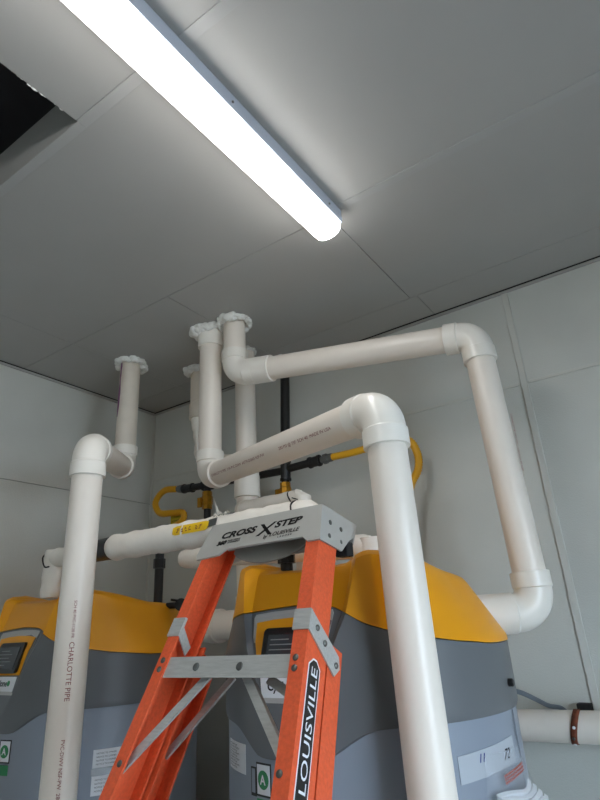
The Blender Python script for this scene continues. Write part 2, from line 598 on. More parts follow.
zb_r = smooth_tab([(0, .042), (15, .038), (21, .028), (30, -.006), (41, -.026), (59, -.046), (80, -.060), (180, -.060)])
zb_l = smooth_tab([(0, .042), (15, .038), (30, .030), (48, .016), (62, -.03), (80, -.060), (180, -.060)])
zb_f = lambda th: zb_r(th) if th >= 0 else zb_l(-th)
zbot_f = smooth_tab([(0, -.253), (12, -.253), (17, -.243), (22, -.215), (28, -.200), (35, -.197), (180, -.197)])
ztop_f = smooth_tab([(0, .122), (26, .128), (31, .150), (45, .146), (60, .134), (90, .105), (180, .09)])
thc = lambda z: interp(z, [(-.24, 0), (-.215, 4), (-.135, 10), (.02, 22), (.13, 27)])
def rad_f(th, z):
    a = abs(th)
    k = interp(a, [(35, .028), (78, .10), (180, .10)])
    s = max(0, (z + .05) / .17)
    R = .361 - k * s
    return R
def facet_f(z):
    return rad_f(0, z) * math.cos(math.radians(thc(z))) - rec(z)
rec = lambda z: interp(z, [(-.20, 0), (-.12, .004), (.02, .014), (.13, .032)])
def shell_r(th, z):
    R = rad_f(th, z)
    t = abs(th)
    if t < 60:
        c_ = max(.5, thc(z))
        F = min(R, facet_f(z) / math.cos(math.radians(t)))
        q = min(1, max(0, (c_ + 1.6 - t) / 1.6))               # steep side walls of the recessed front
        R = R + (F - R) * q
    return R
def warp(a, z):
    """slides the grid so that one line of it runs along the recess corner"""
    t, c_ = abs(a), max(.5, thc(z))
    if t > 40:
        return a
    if t <= 22:
        r = t * c_ / 22
    elif t <= 24:
        r = c_ + (t - 22) * .8
    else:
        r = c_ + 1.6 + (t - 24) * (40 - c_ - 1.6) / 16
    return math.copysign(r, a)

def make_heater(cx, cy, label, screen_text):
    t = thing('water_heater', label, 'water heater', (cx, cy, 0), 'commercial water heaters')
    def pt(th, r, z):
        a = math.radians(th)
        return P(cx + r * math.sin(a), cy - r * math.cos(a), z)
    angs = []
    a = -180.0
    while a < 180 - 1e-6:
        angs.append(a)
        a += 1.0 if abs(a) < 40 else 3.0
        if abs(a) < 40.01 and abs(a) > 39.9:
            a = math.copysign(40, a)
    n = len(angs)
    def loft(rows):
        bm = bmesh.new()
        R = [[bm.verts.new(p) for p in row] for row in rows]
        for a_, b_ in zip(R, R[1:]):
            for k in range(n):
                bm.faces.new((a_[k], a_[(k + 1) % n], b_[(k + 1) % n], b_[k]))
        bm.faces.new(R[0])
        bm.faces.new(R[-1])
        return bm
    # body
    obj('body', loft([[pt(th, .350, -1.44) for th in angs], [pt(th, .354, -1.43) for th in angs], [pt(th, .354, -.19) for th in angs]]), 'heater_body', t, True, .6)
    obj('base_ring', loft([[pt(th, .33, -1.4995) for th in angs], [pt(th, .33, -1.44) for th in angs]]), 'black_matte', t, True, .6)
    # dark shroud
    rows = [[pt(th, shell_r(th, zbot_f(abs(th))) - .012, zbot_f(abs(th)) - .0005) for th in angs]]
    for i in range(19):
        row = []
        for a_ in angs:
            th = a_
            for _ in range(3):
                zb, zt = zbot_f(abs(th)), zb_f(th) - .0015
                z = zb + (zt - zb) * i / 18
                th = warp(a_, z)
            row.append(pt(th, shell_r(th, z) - (.003 if i == 0 else 0), z))
        rows.append(row)
    rows.append([pt(th, shell_r(th, zb_f(th)) - .012, zb_f(th) - .0015) for th in angs])
    sh = obj('shroud', loft(rows), 'heater_dark', t, True, .45)
    # yellow cover
    rows = [[pt(th, shell_r(th, zb_f(th)) - .012, zb_f(th) + .0005) for th in angs]]
    for i in range(15):
        row = []
        for a_ in angs:
            th = a_
            s = i / 14
            for _ in range(3):
                zb, zt = zb_f(th) + .0005, ztop_f(abs(th))
                z = zb + (zt - zb) * s
                th = warp(a_, z)
            r = shell_r(th, z) + .0015
            if s > .86:
                q = (s - .86) / .14
                r -= .020 * (1 - math.sqrt(max(0, 1 - q * q)))
            row.append(pt(th, r, z))
        rows.append(row)
    rows.append([pt(th, shell_r(th, ztop_f(abs(th))) - .06, ztop_f(abs(th)) + .003) for th in angs])
    rows.append([pt(th, .12, .118) for th in angs])
    obj('cover', loft(rows), 'heater_yellow', t, True, .5)
    # control panel on the front facet
    def fpt(x, z, off):
        return P(cx + x, cy - facet_f(z) - off, z)
    def plate(name, poly, o0, o1, m, parent=None):
        bm = bmesh.new()
        a_ = [bm.verts.new(fpt(x, z, o0)) for x, z in poly]
        b_ = [bm.verts.new(fpt(x, z, o1)) for x, z in poly]
        k = len(poly)
        for i in range(k):
            bm.faces.new((a_[i], a_[(i + 1) % k], b_[(i + 1) % k], b_[i]))
        bm.faces.new(b_)
        bm.faces.new(list(reversed(a_)))
        o = obj(name, bm, m, t)
        if parent:
            sub(o, parent, t)
        return o
    def rrect(x0, z0, x1, z1, r):
        out = []
        for (px, pz, a0) in ((x1 - r, z1 - r, 0), (x0 + r, z1 - r, 90), (x0 + r, z0 + r, 180), (x1 - r, z0 + r, 270)):
            for k in range(5):
                a_ = math.radians(a0 + 22.5 * k)
                out.append((px + r * math.cos(a_), pz + r * math.sin(a_)))
        return out
    cp = plate('control_panel', [(-.066, -.150), (.066, -.150), (.098, -.02), (.104, .020), (.100, .028), (.06, .032), (0, .034), (-.06, .032), (-.112, .028), (-.115, .020), (-.107, -.02)], -.004, .002, 'panel_grey')
    plate('inset', [(-.080, -.096), (.080, -.096), (.088, -.03), (.094, .010), (.055, .015), (0, .017), (-.055, .015), (-.103, .010), (-.097, -.03)], .001, .0032, 'heater_yellow', cp)
    bz = plate('display', rrect(-.070, -.090, .068, -.003, .010), .002, .012, 'black')
    plate('screen', rrect(-.056, -.078, .052, -.017, .003), .011, .0126, 'screen', bz)
    for i, wd in enumerate((.05, .07, .06, .075, .045)):
        zz = -.026 - i * .010
        plate('readout', [(-.047, zz - .002), (-.047 + wd, zz - .002), (-.047 + wd, zz), (-.047, zz)], .0124, .0129, 'screen_print', bz)
    ls = plate('label_strip', [(-.064, -.140), (.064, -.140), (.072, -.100), (-.072, -.100)], .001, .0035, 'paper', cp)
    text_obj(screen_text, lambda x, y: fpt(-.05 + x, -.126 + y, .0040), 'ink', ls, size=.024, bold=.0006)
    bm = bmesh.new()
    vs = [bm.verts.new(fpt(.038 + .008 * math.cos(k * math.pi / 8), -.118 + .008 * math.sin(k * math.pi / 8), .0042)) for k in range(16)]
    bm.faces.new(vs)
    sub(obj('leaf_mark', bm, 'green', t), ls, t)
    return t, pt, plate

CY = 1.41
tR, ptR, plR = make_heater(-.774, CY, 'yellow-topped grey water heater behind the orange ladder', 'Cyclone')
tL, ptL, plL = make_heater(-1.87, CY, 'yellow-topped grey water heater beside the left wall', 'Cyclone')

def patch(name, pt, th0, th1, z0, z1, m, parent, r=.3548, skew=0, n=8, root=None):
    """a sheet that lies on the round body"""
    bm = bmesh.new()
    rows = []
    for k in range(n + 1):
        f = k / n
        th = th0 + (th1 - th0) * f
        rows.append((bm.verts.new(pt(th, r, z0 + skew * f)), bm.verts.new(pt(th, r, z1 + skew * f)),
                     bm.verts.new(pt(th, r - .0012, z1 + skew * f)), bm.verts.new(pt(th, r - .0012, z0 + skew * f))))
    for a, b in zip(rows, rows[1:]):
        for i in range(4):
            bm.faces.new((a[i], a[(i + 1) % 4], b[(i + 1) % 4], b[i]))
    bm.faces.new(rows[0]); bm.faces.new(rows[-1])
    o = obj(name, bm, m, root or parent, True, .5)
    if root:
        sub(o, parent, root)
    return o

def body_text(s, pt, th, z, size, m, root, parent, r=.3556, **kw):
    return text_obj(s, lambda x, y: pt(th + math.degrees(x / r), r, z + y), m, parent, size=size, **kw)

def badge(pt, th, z, root, letter):
    """two outlined rating squares with a green disc"""
    for k, (a, b, za, zb) in enumerate(((th - 3.2, th - .2, z - .062, z - .010), (th, th + 7.6, z - .060, z))):
        q = patch('badge', pt, a, b, za, zb, 'black', root, .3550)
        patch('badge_face', pt, a + .55, b - .55, za + (.004 if k else .006), zb - .0035, 'paper' if k else 'heater_body', q, .3556, root=root)
        if k:
            bm = bmesh.new()
            bm.faces.new([bm.verts.new(pt((a + b) / 2 + math.degrees(.017 / .355) * math.cos(i * math.pi / 12), .3560, (za + zb) / 2 + .017 * math.sin(i * math.pi / 12))) for i in range(24)])
            sub(obj('badge_disc', bm, 'green', root), q, root)
            body_text(letter, pt, (a + b) / 2 - 1.4, (za + zb) / 2 - .008, .024, 'paper', root, q, .3565, bold=.0006)
            patch('badge_foot', pt, a + .3, b - .3, za - .030, za - .004, 'green', q, .3556, root=root)

badge(ptR, -15.5, -.262, tR, 'A')
badge(ptL, 5.5, -.268, tL, 'A')
lb = patch('rating_label', ptR, -40, -22.5, -.292, -.236, 'paper', tR)
for i in range(9):
    body_text('CAUTION HOT WATER SUPPLY ' if i % 2 else 'FOR YOUR SAFETY READ', ptR, -38.5, -.244 - i * .0053, .0048, 'ink', tR, lb, .3553, xs=1.0)
for z0, z1 in ((-.352, -.306), (-.42, -.372)):
    lb = patch('notice', ptL, 53.5, 68, z0, z1, 'paper', tL)
    for i in range(4):
        body_text('NOTICE TO OWNER', ptL, 55, z1 - .012 - i * .009, .006, 'ink', tL, lb, .3553)
patch('tape', ptL, 53.0, 68.5, -.371, -.353, 'tape_clear', tL, .3552)

# seam and latch of the right heater
bm = bmesh.new()
tube(bm, [ptR(90, .350, -.145), ptR(90, .370, -.145), ptR(90, .372, -.145)], [.0085, .0085, .006], 14)
obj('knob', bm, 'black', tR, True, .6)
tube_obj('drain_fitting', [ptR(-38, .33, -.43), ptR(-38, .395, -.43), ptR(-38, .397, -.43), ptR(-38, .43, -.43), ptR(-38, .431, -.43)], [.02, .02, .034, .034, .028], 'black_matte', tR, 24)
# jacket join on the light grey body
patch('jacket_seam', ptR, 91.5, 92.6, -1.42, -.2, 'heater_body', tR, .3572)
patch('jacket_seam', ptL, 43.5, 44.6, -1.42, -.2, 'heater_body', tL, .3572)

# relief valve stubs on the tops
for pt, root, th, rr in ((ptL, tL, 106, .3),):
    b0, b1 = pt(th, .275, .09), pt(th, .335, .09)
    vv = thing('relief_valve', 'small black valve with round knob beside the top of left heater', 'valve', b0)
    tube_obj('stem', [b0, b1], .011, 'black_pipe', vv, 14)
    d = Vector((.55, -.83, 0)).normalized()
    tube_obj('knob', [b1 - d * .014, b1 + d * .018, b1 + d * .019], [.019, .022, .015], 'black', vv, 18)
    tube_obj('lever', [b1 + Vector((0, 0, .012)), b1 + Vector((-.045, -.01, .020))], .0045, 'black', vv, 10)
b0 = P(-.862, 1.20, .128)
vv = thing('pipe_stub', 'short black threaded pipe stub on top of right heater', 'pipe', b0)
tube_obj('nipple', [b0, b0 + Vector((0, 0, .06))], .016, 'black_pipe', vv, 16)
tube_obj('cap', [b0 + Vector((0, 0, .02)), b0 + Vector((0, 0, .045)), b0 + Vector((0, 0, .046))], [.023, .023, .018], 'black', vv, 8)

# ------------------------------------------------------------------ paper pouch taped to the right heater
po = thing('document_pouch', 'clear plastic pouch of folded papers taped to right heater', 'pouch', ptR(76, .36, -.42))
tp = patch('tape_strip', ptR, 56, 86, -.303, -.256, 'paper', po, .3562, skew=.012)
tp.data.materials[0] = mat('tape_white', (196, 202, 210), .3, alpha=.75)
body_text('11', ptR, 64, -.272, .020, 'ink_blue', po, tp, .3572, shear=.3, bold=.0005)
body_text('72', ptR, 77, -.280, .026, 'ink', po, tp, .3572, shear=.5, bold=.0004)
def pouch_pt(th, z, out):
    return ptR(th, .357 + out, z)
bm = bmesh.new()
rows = []
for i in range(9):
    f = i / 8
    z = -.262 - f * .20
    row = []
    for k in range(11):
        q = k / 10
        th = 66 + 25 * q - 1.5 * math.sin(3.1 * f)
        out = .004 + .055 * math.sin(math.pi * min(1, f * .75)) * math.sin(math.pi * q) ** .6 + .003 * math.sin(9 * f + 5 * q)
        row.append(bm.verts.new(pouch_pt(th, z, out)))
    rows.append(row)
for a, b in zip(rows, rows[1:]):
    for k in range(10):
        bm.faces.new((a[k], a[k + 1], b[k + 1], b[k]))
ba = obj('bag', bm, mat('bag_clear', (225, 230, 235), .10, alpha=.13), po, True)
for k in range(3):
    for i in range(12):
        th = 72.5 + 13 * i / 12 + k * .2
        zz = -.304 - k * .006 + .010 * i / 12
        sub(patch('red_print', ptR, th, th + .75, zz, zz + .0042, 'ink_red', po, .3705, root=po), ba, po)
for k in range(4):
    bm = bmesh.new()
    rows = []
    for i in range(7):
        th = 67.5 + 20 * i / 6
        o0 = .012 + .010 * k
        zt = -.326 - .006 * k + .003 * math.sin(i * 1.3 + k)
        bump_ = .016 * math.sin(math.pi * i / 6)
        rows.append([bm.verts.new(pouch_pt(th, zt, o0 + bump_)), bm.verts.new(pouch_pt(th, zt - .004, o0 + bump_ + .007)), bm.verts.new(pouch_pt(th, zt - .11, o0 + bump_ + .007)), bm.verts.new(pouch_pt(th, zt - .11, o0 + bump_))])
    for a, b in zip(rows, rows[1:]):
        for i in range(4):
            bm.faces.new((a[i], a[(i + 1) % 4], b[(i + 1) % 4], b[i]))
    bm.faces.new(rows[0]); bm.faces.new(rows[-1])
    obj('folded_paper', bm, 'paper', po)

# ------------------------------------------------------------------ insulated water pipes
RI = .038
def wavy(a, b, r, seed, n=46, amp=.0016):
    rnd = random.Random(seed)
    a, b = Vector(a), Vector(b)
    pts = [a + (b - a) * i / n for i in range(n + 1)]
    rad = [r + amp * math.sin(i * .9 + seed) + rnd.uniform(-amp, amp) for i in range(n + 1)]
    rad[0] -= .004; rad[-1] -= .004
    return pts, rad

YI, ZI = 1.13, .253
ip = thing('insulated_pipe', 'white wrapped water pipe running behind the ladder cap, yellow label on it', 'pipe', P(-1.78, YI, .125))
pts, rad = wavy(P(-1.470, YI, ZI), P(-.765, YI, ZI - .006), RI, 1)
wrap = tube_obj('wrap', pts, rad, 'insulation', ip, 28)
# right end turns down
bm = bmesh.new()
tube(bm, [P(-.77, YI, ZI - .006), P(-.742, YI, ZI - .008), P(-.724, YI, ZI - .020), P(-.716, YI + .002, ZI - .045), P(-.716, YI + .004, .13)], [RI, RI, RI * .98, RI * .95, RI * .95], 28)
obj('wrap', bm, 'insulation', ip, True, .6)
def tape_ring(x, y, z, r, parent, tilt=.25, axis=(1, 0, 0), wd=.006):
    a = Vector(axis).normalized()
    d = (a + Vector((0, 0, tilt))).normalized()
    c_ = P(x, y, z)
    return tube_obj('tape_band', [c_ - d * wd / 2, c_ + d * wd / 2], r + .0025, 'black_matte', parent, 28)
tape_ring(-.762, YI, ZI - .005, RI, ip, .35, wd=.003)
# black coupling on the left and the elbow that drops into the left heater
tube_obj('coupling', [P(-1.552, YI, ZI), P(-1.551, YI, ZI), P(-1.500, YI, ZI), P(-1.472, YI, ZI), P(-1.466, YI, ZI)], [.026, .034, .034, .036, .030], 'black', ip, 28)
tube_obj('nipple', [P(-1.60, YI, ZI), P(-1.56, YI, ZI)], .024, 'black_pipe', ip, 20)
pts, rad = wavy(P(-1.765, YI, ZI + .002), P(-1.582, YI, ZI), .031, 2, 12, .001)
tube_obj('wrap', pts, rad, 'insulation', ip, 28)
pts, rad = wavy(P(-1.780, YI, ZI + .028), P(-1.780, YI, .128), .031, 3, 12, .001)
tube_obj('wrap', pts, rad, 'insulation', ip, 28)
bm = bmesh.new()
tube(bm, spline([P(-1.810, YI - .012, ZI + .020), P(-1.801, YI - .028, ZI + .002), P(-1.775, YI - .034, ZI - .028), P(-1.755, YI - .030, ZI - .030)], 6), .0024, 8)
obj('tape_band', bm, 'black_matte', ip, True)
# yellow sticker bent round the pipe
def on_pipe(x, a):
    return P(x, YI - (RI + .0024) * math.cos(a), ZI - .0025 + (RI + .0026) * math.sin(a))
bm = bmesh.new()
grid = []
for i in range(13):
    f = i / 12
    x = -1.168 + .135 * f
    e_ = .0 if .06 < f < .94 else .10
    grid.append([bm.verts.new(on_pipe(x, a)) for a in (-.10 + e_, .12, .34, .56 - e_)])
for a, b in zip(grid, grid[1:]):
    for k in range(3):
        bm.faces.new((a[k], a[k + 1], b[k + 1], b[k]))
stk = obj('sticker', bm, 'sticker_yellow', ip, True)
# worn, unreadable print on it
bm = bmesh.new()
rnd = random.Random(31)
for i, (xa, wd) in enumerate(((.016, .012), (.031, .012), (.046, .011), (.060, .010), (.084, .011), (.099, .010))):
    for k in range(3):
        x0 = -1.168 + xa + rnd.uniform(0, .004)
        x1 = x0 + rnd.uniform(.4, .9) * wd
        a0 = .06 + k * .11 + rnd.uniform(-.02, .02)
        bm.faces.new([bm.verts.new(on_pipe(x, a) + Vector((0, -.0006, .0004))) for x, a in ((x0, a0), (x1, a0 + .01), (x1 + .001, a0 + .07), (x0 + .001, a0 + .06))])
sub(obj('print', bm, 'print_brown', ip), stk, ip)
bm = bmesh.new()
bm.faces.new([bm.verts.new(on_pipe(x, a) + Vector((0, -.0008, .0004))) for x, a in ((-1.036, .02), (-1.006, .10), (-1.006, .66), (-1.036, .58))])
obj('silver_tape', bm, 'galv', ip)
# ragged tape end near the ladder cap
bm = bmesh.new()
rnd = random.Random(12)
base = [on_pipe(-1.03 + .012 * i, 1.0) for i in range(6)]
for i in range(5):
    a, b = base[i], base[i + 1]
    tip = (a + b) / 2 + Vector((rnd.uniform(-.012, .004), rnd.uniform(-.01, .01), (.046 if i == 1 else rnd.uniform(.003, .010))))
    v = [bm.verts.new(p) for p in (a, b, tip)]
    bm.faces.new(v)
obj('torn_tape', bm, 'insulation', ip)
bm = bmesh.new()
for i in range(9):
    x = -1.028 + .0085 * i
    v = [bm.verts.new(on_pipe(x + rnd.uniform(0, .004), .70 + rnd.uniform(0, .15))), bm.verts.new(on_pipe(x + rnd.uniform(.004, .008), .78)), bm.verts.new(on_pipe(x + rnd.uniform(0, .006), 1.05 + rnd.uniform(0, .2)))]
    bm.faces.new(v)
obj('scrawl', bm, 'ink', ip)

ip2 = thing('insulated_pipe', 'white wrapped pipe lying low behind the ladder cap over right heater', 'pipe', P(-.72, 1.40, .12))
pts, rad = wavy(P(-1.44, 1.40, .232), P(-.72, 1.40, .190), .032, 5, 40, .001)
tube_obj('wrap', pts, rad, 'insulation', ip2, 28)
tube_obj('wrap', [P(-.72, 1.40, .212), P(-.72, 1.40, .10)], .032, 'insulation', ip2, 28)

ip3 = thing('insulated_pipe', 'short white wrapped pipe with black tape beside the right brass valve', 'pipe', P(-1.01, 1.50, .12))
pts, rad = wavy(P(-1.255, 1.50, .385), P(-1.02, 1.50, .385), .030, 7, 16, .001)
tube_obj('wrap', pts, rad, 'insulation', ip3, 28)
tube_obj('wrap', spline([P(-1.03, 1.50, .385), P(-1.012, 1.50, .382), P(-1.003, 1.50, .365), P(-1.002, 1.50, .11)], 4), .031, 'insulation', ip3, 28)
tube_obj('wrap', spline([P(-1.245, 1.50, .385), P(-1.262, 1.51, .382), P(-1.272, 1.52, .365), P(-1.273, 1.53, .09)], 4), .030, 'insulation', ip3, 28)
tape_ring(-1.035, 1.50, .385, .0305, ip3, .5, wd=.004)
tape_ring(-1.012, 1.50, .380, .031, ip3, 2.5, wd=.003)

# ------------------------------------------------------------------ gas line
YG = 1.90
gp = thing('gas_pipe', 'black iron gas pipe dropping from the ceiling along the back wall', 'pipe', P(-1.348, YG, .5))
tube_obj('riser', [P(-1.345, YG + .03, 1.165), P(-1.348, YG + .0, .655)], .0215, 'black_pipe', gp, 20)
foam_ring(gp, -1.352, YG + .03, .034, 61, 1.25, 20)
def fitting(a, b, r, parent, m='black_pipe', name='fitting', seg=18):
    a, b = Vector(a), Vector(b)
    d = (b - a).normalized()
    return tube_obj(name, [a, a + d * .001, a + d * .010, a + d * .011, b - d * .011, b - d * .010, b - d * .001, b], [r, r + .004, r + .004, r + .001, r + .001, r + .004, r + .004, r], m, parent, seg)
fitting(P(-1.348, YG, .665), P(-1.35, YG, .575), .021, gp, name='tee')
tube_obj('branch', [P(-1.352, YG, .625), P(-1.165, YG, .629)], .0165, 'black_pipe', gp, 18)
fitting(P(-1.225, YG, .628), P(-1.170, YG, .629), .0205, gp, name='coupling')
tube_obj('nut', [P(-1.168, YG, .629), P(-1.155, YG, .629), P(-1.154, YG, .629), P(-1.135, YG, .630), P(-1.134, YG, .63), P(-1.112, YG, .630)], [.015, .015, .021, .021, .017, .017], 'galv', gp, 6)
tube_obj('branch', [P(-1.35, YG, .620), P(-1.93, YG, .645)], .0165, 'black_pipe', gp, 18)
fitting(P(-1.775, YG, .637), P(-1.835, YG, .639), .0205, gp, name='tee')
fitting(P(-1.90, YG, .643), P(-1.965, YG, .648), .019, gp, name='coupling')
tube_obj('nut', [P(-1.960, YG, .648), P(-1.970, YG, .649), P(-1.971, YG, .649), P(-2.005, YG, .654)], [.015, .021, .021, .017], 'galv', gp, 6)
for xv, zt, zb, zv in ((-1.352, .585, .44, .525), (-1.806, .63, .46, .565)):
    tube_obj('drop', [P(xv, YG, zt), P(xv, YG, zb)], .0165, 'black_pipe', gp, 18)
    vb = tube_obj('valve', [P(xv, YG - .002, zv + .042), P(xv, YG - .002, zv + .041), P(xv, YG - .002, zv + .022), P(xv, YG - .002, zv + .018), P(xv, YG - .002, zv - .018), P(xv, YG - .002, zv - .022), P(xv, YG - .002, zv - .041), P(xv, YG - .002, zv - .042)], [.017, .023, .023, .026, .026, .023, .023, .017], 'brass', gp, 8)
    q = P(xv - .012, YG - .03, zv)
    sub(tube_obj('stem', [P(xv, YG, zv), q], .008, 'brass', gp, 10), vb, gp)
    sub(obj('handle', box(q - Vector((.020, .006, .034)), q + Vector((.002, .006, .012)), bevel=.003), 'brass', gp), vb, gp)

k = YG / 1.75
hl = thing('gas_hose', 'yellow flexible gas hose in an S-bend over left heater, with yellow tag', 'hose', P(-1.725, 1.55, .28))
def corrugated(pts, r, parent, name='hose', m='hose', pitch=.009):
    sp = spline(pts, 60)
    out = [sp[0]]
    acc = 0
    for a, b in zip(sp, sp[1:]):
        acc += (b - a).length
        if acc >= pitch / 2:
            out.append(b)
            acc = 0
    rad = [r if i % 2 else r - .0026 for i in range(len(out))]
    bm = bmesh.new()
    tube(bm, out, rad, 16)
    return obj(name, bm, m, parent, True)
hp = [(-1.859, .605), (-1.938, .610), (-1.992, .566), (-1.962, .512), (-1.881, .499), (-1.812, .490), (-1.812, .456), (-1.877, .434), (-1.968, .425)]
pts3 = [P(x * k, YG, z * k) for x, z in hp]
pts3[-1] = P(-2.06, 1.84, .455)
pts3 += [P(-2.06, 1.72, .40), P(-1.86, 1.62, .38), P(-1.75, 1.56, .38), P(-1.728, 1.55, .325)]
corrugated(pts3, .0165, hl)
bm = box(P(-2.075, YG + .024, .478), P(-1.985, YG + .028, .550), Matrix.Identity(4))
tg = obj('tag', bm, 'tag_yellow', hl)
for i in range(4):
    text_obj('WARNING GAS', (lambda i: (lambda x, y: P(-2.07 + x, YG + .0235, .537 - i * .017 + y)))(i), 'ink', tg, size=.011)
tube_obj('inlet', [P(-1.727, 1.55, .335), P(-1.727, 1.55, .105)], .017, 'black_pipe', hl, 16)
tube_obj('union', [P(-1.727, 1.55, .272), P(-1.727, 1.55, .271), P(-1.727, 1.55, .235), P(-1.727, 1.55, .234)], [.017, .023, .023, .017], 'black', hl, 8)

hr = thing('gas_hose', 'yellow flexible gas hose looping behind the thickest vent pipe', 'hose', P(-.80, 1.62, .12))
k = YG / 1.7
hp = [(-.995, .564), (-.919, .563), (-.858, .565), (-.740, .571), (-.688, .556), (-.666, .505), (-.671, .455), (-.700, .412)]
pts3 = [P(x * k, YG, z * k) for x, z in hp] + [P(-.80, 1.84, .36), P(-.82, 1.74, .28), P(-.81, 1.66, .20), P(-.80, 1.62, .13)]
corrugated(pts3, .0155, hr)
tube_obj('inlet', [P(-.80, 1.62, .15), P(-.80, 1.62, .08)], .019, 'black_pipe', hr, 16)

# ------------------------------------------------------------------ ladder, folded and leaning on the wrapped pipe
TL_ = math.radians(26.5)
U = Vector((0, math.sin(TL_), math.cos(TL_)))
V = Vector((0, math.cos(TL_), -math.sin(TL_)))
X = Vector((1, 0, 0))
P0 = P(-.732, .961, .222)
LEN = P0.z / U.z
TC = math.radians(12)
DC = Vector((0, math.cos(TC), -math.sin(TC)))
def L(x, u, v=0):
    return P0 + X * x + U * u + V * v
foot = L(0, -LEN)
ld = thing('stepladder', 'orange fibreglass stepladder with grey cap, folded and leaning', 'ladder', (foot.x, foot.y, 0))
xr = lambda u: .146 + (-u - .08) * .095
xl = lambda u: -.161 - (-u - .08) * .088

def prism(sections, name, m, parent, bevel=0):
    """loft between two polygons"""
    bm = bmesh.new()
    R = [[bm.verts.new(p) for p in s] for s in sections]
    n = len(R[0])
    for a, b in zip(R, R[1:]):
        for k in range(n):
            bm.faces.new((a[k], a[(k + 1) % n], b[(k + 1) % n], b[k]))
    bm.faces.new(R[0]); bm.faces.new(list(reversed(R[-1])))
    if bevel:
        es = [e for e in bm.edges if len(e.link_faces) == 2 and e.calc_face_angle(0) > .5]
        bmesh.ops.bevel(bm, geom=es, offset=bevel, segments=2, affect='EDGES', profile=.5)
    return obj(name, bm, m, parent)

def channel(xf, sgn, u0, u1, v0, v1, fl, th=.0045, name='front_rail'):
    """U-section rail; the web is on the outside, the flanges point inwards"""
    secs = []
    for u in (u0, u1):
        xo = xf(u)
        i = -sgn
        prof = [(xo, v0), (xo, v1), (xo + i * fl, v1), (xo + i * fl, v1 - th), (xo + i * th, v1 - th), (xo + i * th, v0 + th), (xo + i * fl, v0 + th), (xo + i * fl, v0)]
        secs.append([L(x, u, v) for x, v in prof])
    return prism(secs, name, 'fiberglass', ld, .0009)

rail_R = channel(xr, 1, -.03, -LEN + .02, 0, .066, .030)
rail_L = channel(xl, -1, -.03, -LEN + .02, 0, .066, .028)
channel(lambda u: xr(u) - .001, 1, -.248, -LEN + .06, .072, .118, .030, name='rear_rail')
channel(lambda u: xl(u) + .001, -1, -.248, -LEN + .06, .072, .122, .034, name='rear_rail')
for f in (xr, xl):
    s = 1 if f is xr else -1
    x = f(-LEN)
    lo, hi = min(x - s * .036, x + s * .004), max(x - s * .036, x + s * .004)
    c_ = L(0, -LEN + .02, .033)
    obj('foot', box((P0.x + lo, c_.y - .045, .0), (P0.x + hi, c_.y + .045, .035), bevel=.004), 'black_matte', ld)

# cap: front face parallel to the rails, top falling to the back
def cap_poly(off):
    return [L(-.158, -.002, off), L(.140, .002, off), L(.152, -.081, off), L(.122, -.081, off), L(.108, -.070, off), L(-.093, -.071, off), L(-.110, -.083, off), L(-.172, -.088, off), L(-.176, -.078, off)]
fr = cap_poly(-.005)
capf = prism([fr, cap_poly(.0005)], 'cap', 'cap_grey', ld, .0015)
def quad(pts, th_dir, name, m, parent, bevel=.001):
    return sub(prism([pts, [p + th_dir for p in pts]], name, m, ld, bevel), parent, ld)
tr, tl_ = L(.140, .002, -.004), L(-.158, -.002, -.004)
quad([tl_, tr, tr + DC * .139 - X * .004, tl_ + DC * .139 + X * .004], -U * .005, 'cap_top', 'cap_grey', capf)
br, bl_ = L(.1495, -.062, -.004), L(-.168, -.066, -.004)
quad([tr, L(.152, -.081, -.004), L(.152, -.081, 0) + DC * .078, br + DC * .105 + U * .012, tr + DC * .139 - U * .030, tr + DC * .139], -X * .005, 'cap_side', 'cap_grey', capf)
quad([tl_, L(-.172, -.085, -.004), L(-.170, -.083, 0) + DC * .078, bl_ + DC * .125 + U * .012, tl_ + DC * .139 - U * .035, tl_ + DC * .139], X * .005, 'cap_side', 'cap_grey', capf)
quad([tl_ + DC * .139, tr + DC * .139, tr + DC * .139 - U * .05, tl_ + DC * .139 - U * .05], -DC * .004, 'cap_back', 'cap_grey', capf)
# curved tool tray hanging under the cap
bm = bmesh.new()
sec = []
for i in range(15):
    f = i / 14
    x = -.100 + .195 * f
    d = .030 * math.sin(math.pi * f) ** .7
    sec.append((x, -.062 - d))
R_ = []
for vv in (.030, .034):
    R_.append([bm.verts.new(L(x, u, vv)) for x, u in [(-.100, -.012), (.095, -.012)] + sec[::-1]])
n = len(R_[0])
for k_ in range(n):
    bm.faces.new((R_[0][k_], R_[0][(k_ + 1) % n], R_[1][(k_ + 1) % n], R_[1][k_]))
bm.faces.new(R_[0]); bm.faces.new(R_[1])
sub(obj('tray_wall', bm, 'tray_grey', ld), capf, ld)
for (d_, uu) in ((.028, -.030), (.028, -.062), (.070, -.032), (.072, -.062)):
    q = L(.1405 - uu * .13, uu, 0) + DC * d_
    sub(tube_obj('rivet', [q, q + X * .0015, q + X * .003], [.0052, .0052, .0028], 'steel_dark', ld, 14), capf, ld)
sub(obj('hinge_block', box(L(.118, -.055, .104), L(.118, -.055, .104) + Vector((.030, .028, .03)), bevel=.004), 'black_matte', ld), capf, ld)

